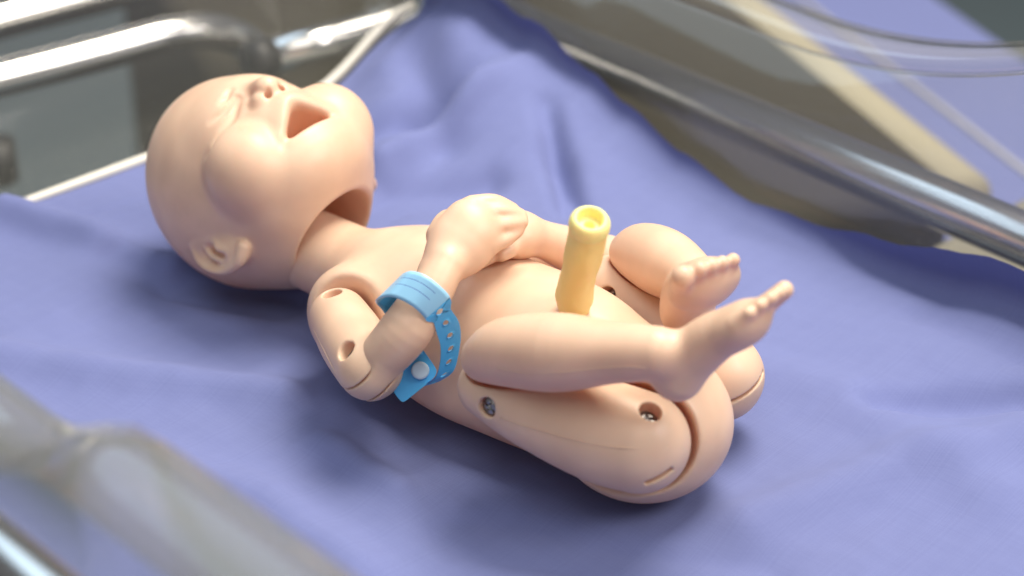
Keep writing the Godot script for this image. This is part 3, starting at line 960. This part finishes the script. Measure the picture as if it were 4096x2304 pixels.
class Field:
	var p: Array[Prim] = []
	var o := Vector3.ZERO
	var bs := Basis.IDENTITY
	var op := 0
	var lo := Vector3.ONE * 9.0
	var hi := -Vector3.ONE * 9.0

	func frame(at: Vector3, x: Vector3, y: Vector3) -> void:
		x = x.normalized()
		var z := x.cross(y).normalized()
		bs = Basis(x, z.cross(x), z)
		o = at

	func w(v: Vector3) -> Vector3:
		return o + bs * v

	func put(t: int, k: float) -> Prim:
		var q := Prim.new()
		q.t = t
		q.op = op
		q.k = k
		p.append(q)
		return q

	func reach(c: Vector3, r: float) -> void:
		if op == 0:
			lo = lo.min(c - Vector3.ONE * r)
			hi = hi.max(c + Vector3.ONE * r)

	func rc(a: Vector3, b: Vector3, ra: float, rb: float, k: float) -> void:
		var q := put(0, k)
		q.pts = PackedVector3Array([w(a), w(b)])
		q.rad = PackedFloat32Array([ra, rb])
		q.cone_setup()
		reach(w(a), ra)
		reach(w(b), rb)

	func rc2(a: Vector3, b: Vector3, ra: float, rb: float, k: float) -> void:
		rc(a, b, ra, rb, k)
		rc(a * Vector3(1, 1, -1), b * Vector3(1, 1, -1), ra, rb, k)

	func ch(v: Array, rs: Array, k: float) -> void:
		var q := put(0, k)
		var n := v.size()
		for i in n - 1:
			var i0 := maxi(i - 1, 0)
			var i3 := mini(i + 2, n - 1)
			for j in 5:
				q.pts.append(w((v[i] as Vector3).cubic_interpolate(v[i + 1], v[i0], v[i3], j / 5.0)))
				q.rad.append(cubic_interpolate(rs[i], rs[i + 1], rs[i0], rs[i3], j / 5.0))
		q.pts.append(w(v[n - 1]))
		q.rad.append(rs[n - 1])
		q.cone_setup()
		for i in q.pts.size():
			reach(q.pts[i], q.rad[i])

	func ch2(v: Array, rs: Array, k: float) -> void:
		ch(v, rs, k)
		ch(v.map(func(e): return e * Vector3(1, 1, -1)), rs, k)

	func turned(rot: Vector3) -> Basis:
		return (bs * Basis.from_euler(rot * (PI / 180.0))).transposed()

	func el(c: Vector3, r: Vector3, rot: Vector3, k: float) -> void:
		var q := put(1, k)
		q.a = w(c)
		q.r = r
		q.m = turned(rot)
		reach(q.a, maxf(r.x, maxf(r.y, r.z)))

	func el2(c: Vector3, r: Vector3, rot: Vector3, k: float) -> void:
		el(c, r, rot, k)
		el(c * Vector3(1, 1, -1), r, Vector3(-rot.x, -rot.y, rot.z), k)

	func box(c: Vector3, h: Vector3, rot: Vector3, rd: float, k: float) -> void:
		var q := put(2, k)
		q.a = w(c)
		q.r = h
		q.ra = rd
		q.m = turned(rot)
		reach(q.a, h.length())

	func half(c: Vector3, n: Vector3, k: float) -> void:
		var q := put(3, k)
		q.a = w(c)
		q.b = (bs * n).normalized()

	func wedge(c: Array, n: Array, k: float) -> void:
		var q := put(4, k)
		for i in c.size():
			q.pts.append(w(c[i]))
			q.dirs.append((bs * (n[i] as Vector3)).normalized())

	func value(x: Vector3, use: Array[Prim]) -> float:
		var d := 1e3
		for q in use:
			var e := q.d(x)
			var kk := q.k
			if q.op == 0:
				var h := kk - absf(d - e)
				d = minf(d, e)
				if h > 0.0:
					d -= h * h / kk * 0.25
			else:
				e = -e
				var h := kk - absf(d - e)
				d = maxf(d, e)
				if h > 0.0:
					d += h * h / kk * 0.25
		return d

	func near(c: Vector3, r: float, use: Array[Prim]) -> Array[Prim]:
		var out: Array[Prim] = []
		for q in use:
			if q.d(c) < q.k + 2.15 * r or (out.is_empty() and q.op == 0):
				out.append(q.trimmed(c, r) if q.t == 0 and q.dirs.size() > 2 else q)
		return out

	# surface nets: one vertex in each cell the surface crosses, moved onto the surface; only cells near the surface are visited
	func surface(cell: float) -> Array:
		var start := lo - Vector3.ONE * cell * 2.3
		var size := (hi - lo) / cell + Vector3.ONE * 6.0
		var nx := int(ceilf(size.x / 16.0)) * 16
		var ny := int(ceilf(size.y / 16.0)) * 16
		var nz := int(ceilf(size.z / 16.0)) * 16
		var sx := nx + 1
		var sxy := sx * (ny + 1)
		var val := PackedFloat32Array()
		val.resize(sxy * (nz + 1))
		val.fill(9.0)
		var ids := PackedInt32Array()
		ids.resize(val.size())
		ids.fill(-1)
		var verts := PackedVector3Array()
		var norms := PackedVector3Array()
		var where := PackedInt32Array()
		var offs := PackedInt32Array([0, 1, sx, sx + 1, sxy, sxy + 1, sxy + sx, sxy + sx + 1])
		var ea := PackedInt32Array([0, 2, 4, 6, 0, 1, 4, 5, 0, 1, 2, 3])
		var eb := PackedInt32Array([1, 3, 5, 7, 2, 3, 6, 7, 4, 5, 6, 7])
		var corner := PackedVector3Array()
		for e in 8:
			corner.append(Vector3(e & 1, (e >> 1) & 1, e >> 2))
		var far16 := cell * 8.0 * 1.74
		var far4 := cell * 2.0 * 1.74
		for bz in nz / 16:
			for by in ny / 16:
				for bx in nx / 16:
					var c16 := start + Vector3(bx * 16 + 8, by * 16 + 8, bz * 16 + 8) * cell
					var u16 := near(c16, far16, p)
					if absf(value(c16, u16)) > far16 * 1.2:
						continue
					for s in 64:
						var x0 := bx * 16 + (s & 3) * 4
						var y0 := by * 16 + ((s >> 2) & 3) * 4
						var z0 := bz * 16 + (s >> 4) * 4
						var c4 := start + Vector3(x0 + 2, y0 + 2, z0 + 2) * cell
						if absf(value(c4, u16)) > far4 * 1.08:
							continue
						var use := near(c4, far4, u16)
						var below := 0
						for k in 5:
							for j in 5:
								for i in 5:
									var at := x0 + i + (y0 + j) * sx + (z0 + k) * sxy
									if val[at] > 8.0:
										val[at] = value(start + Vector3(x0 + i, y0 + j, z0 + k) * cell, use)
									if val[at] < 0.0:
										below += 1
						if below == 0 or below == 125:
							continue
						for k in 4:
							for j in 4:
								for i in 4:
									var at := x0 + i + (y0 + j) * sx + (z0 + k) * sxy
									var first := val[at] < 0.0
									if (val[at + 1] < 0.0) == first and (val[at + sx] < 0.0) == first and (val[at + sx + 1] < 0.0) == first and (val[at + sxy] < 0.0) == first and (val[at + sxy + 1] < 0.0) == first and (val[at + sxy + sx] < 0.0) == first and (val[at + sxy + sx + 1] < 0.0) == first:
										continue
									var sum := Vector3.ZERO
									var n := 0
									for e in 12:
										var va := val[at + offs[ea[e]]]
										var vb := val[at + offs[eb[e]]]
										if (va < 0.0) != (vb < 0.0):
											sum += corner[ea[e]].lerp(corner[eb[e]], va / (va - vb))
											n += 1
									var pos := start + (Vector3(x0 + i, y0 + j, z0 + k) + sum / n) * cell
									var q := sum / n
									var v0 := val[at]
									var v1 := val[at + 1]
									var v2 := val[at + sx]
									var v3 := val[at + sx + 1]
									var v4 := val[at + sxy]
									var v5 := val[at + sxy + 1]
									var v6 := val[at + sxy + sx]
									var v7 := val[at + sxy + sx + 1]
									var x00 := lerpf(v0, v1, q.x)
									var x10 := lerpf(v2, v3, q.x)
									var x01 := lerpf(v4, v5, q.x)
									var x11 := lerpf(v6, v7, q.x)
									var y0v := lerpf(x00, x10, q.y)
									var y1v := lerpf(x01, x11, q.y)
									var nn := Vector3(lerpf(lerpf(v1 - v0, v3 - v2, q.y), lerpf(v5 - v4, v7 - v6, q.y), q.z), lerpf(x10 - x00, x11 - x01, q.z), y1v - y0v)
									pos -= nn * (lerpf(y0v, y1v, q.z) / maxf(nn.length_squared(), 1e-12) * cell)
									nn = nn.normalized()
									ids[at] = verts.size()
									verts.append(pos)
									norms.append(nn)
									where.append(at)
		var tri := PackedInt32Array()
		var steps := [1, sx, sxy]
		for v in where.size():
			var at := where[v]
			for ax in 3:
				var a: int = steps[ax]
				var b: int = steps[(ax + 1) % 3]
				var c: int = steps[(ax + 2) % 3]
				if at - b - c < 0 or (val[at] < 0.0) == (val[at + a] < 0.0) or val[at + a] > 8.0:
					continue
				var q0 := ids[at]
				var q1 := ids[at - b]
				var q2 := ids[at - b - c]
				var q3 := ids[at - c]
				if q0 < 0 or q1 < 0 or q2 < 0 or q3 < 0:
					continue
				if val[at] < 0.0:
					tri.append_array(PackedInt32Array([q0, q2, q1, q0, q3, q2]))
				else:
					tri.append_array(PackedInt32Array([q0, q1, q2, q0, q2, q3]))
		var arrays := []
		arrays.resize(Mesh.ARRAY_MAX)
		arrays[Mesh.ARRAY_VERTEX] = verts
		arrays[Mesh.ARRAY_NORMAL] = norms
		arrays[Mesh.ARRAY_INDEX] = tri
		return arrays
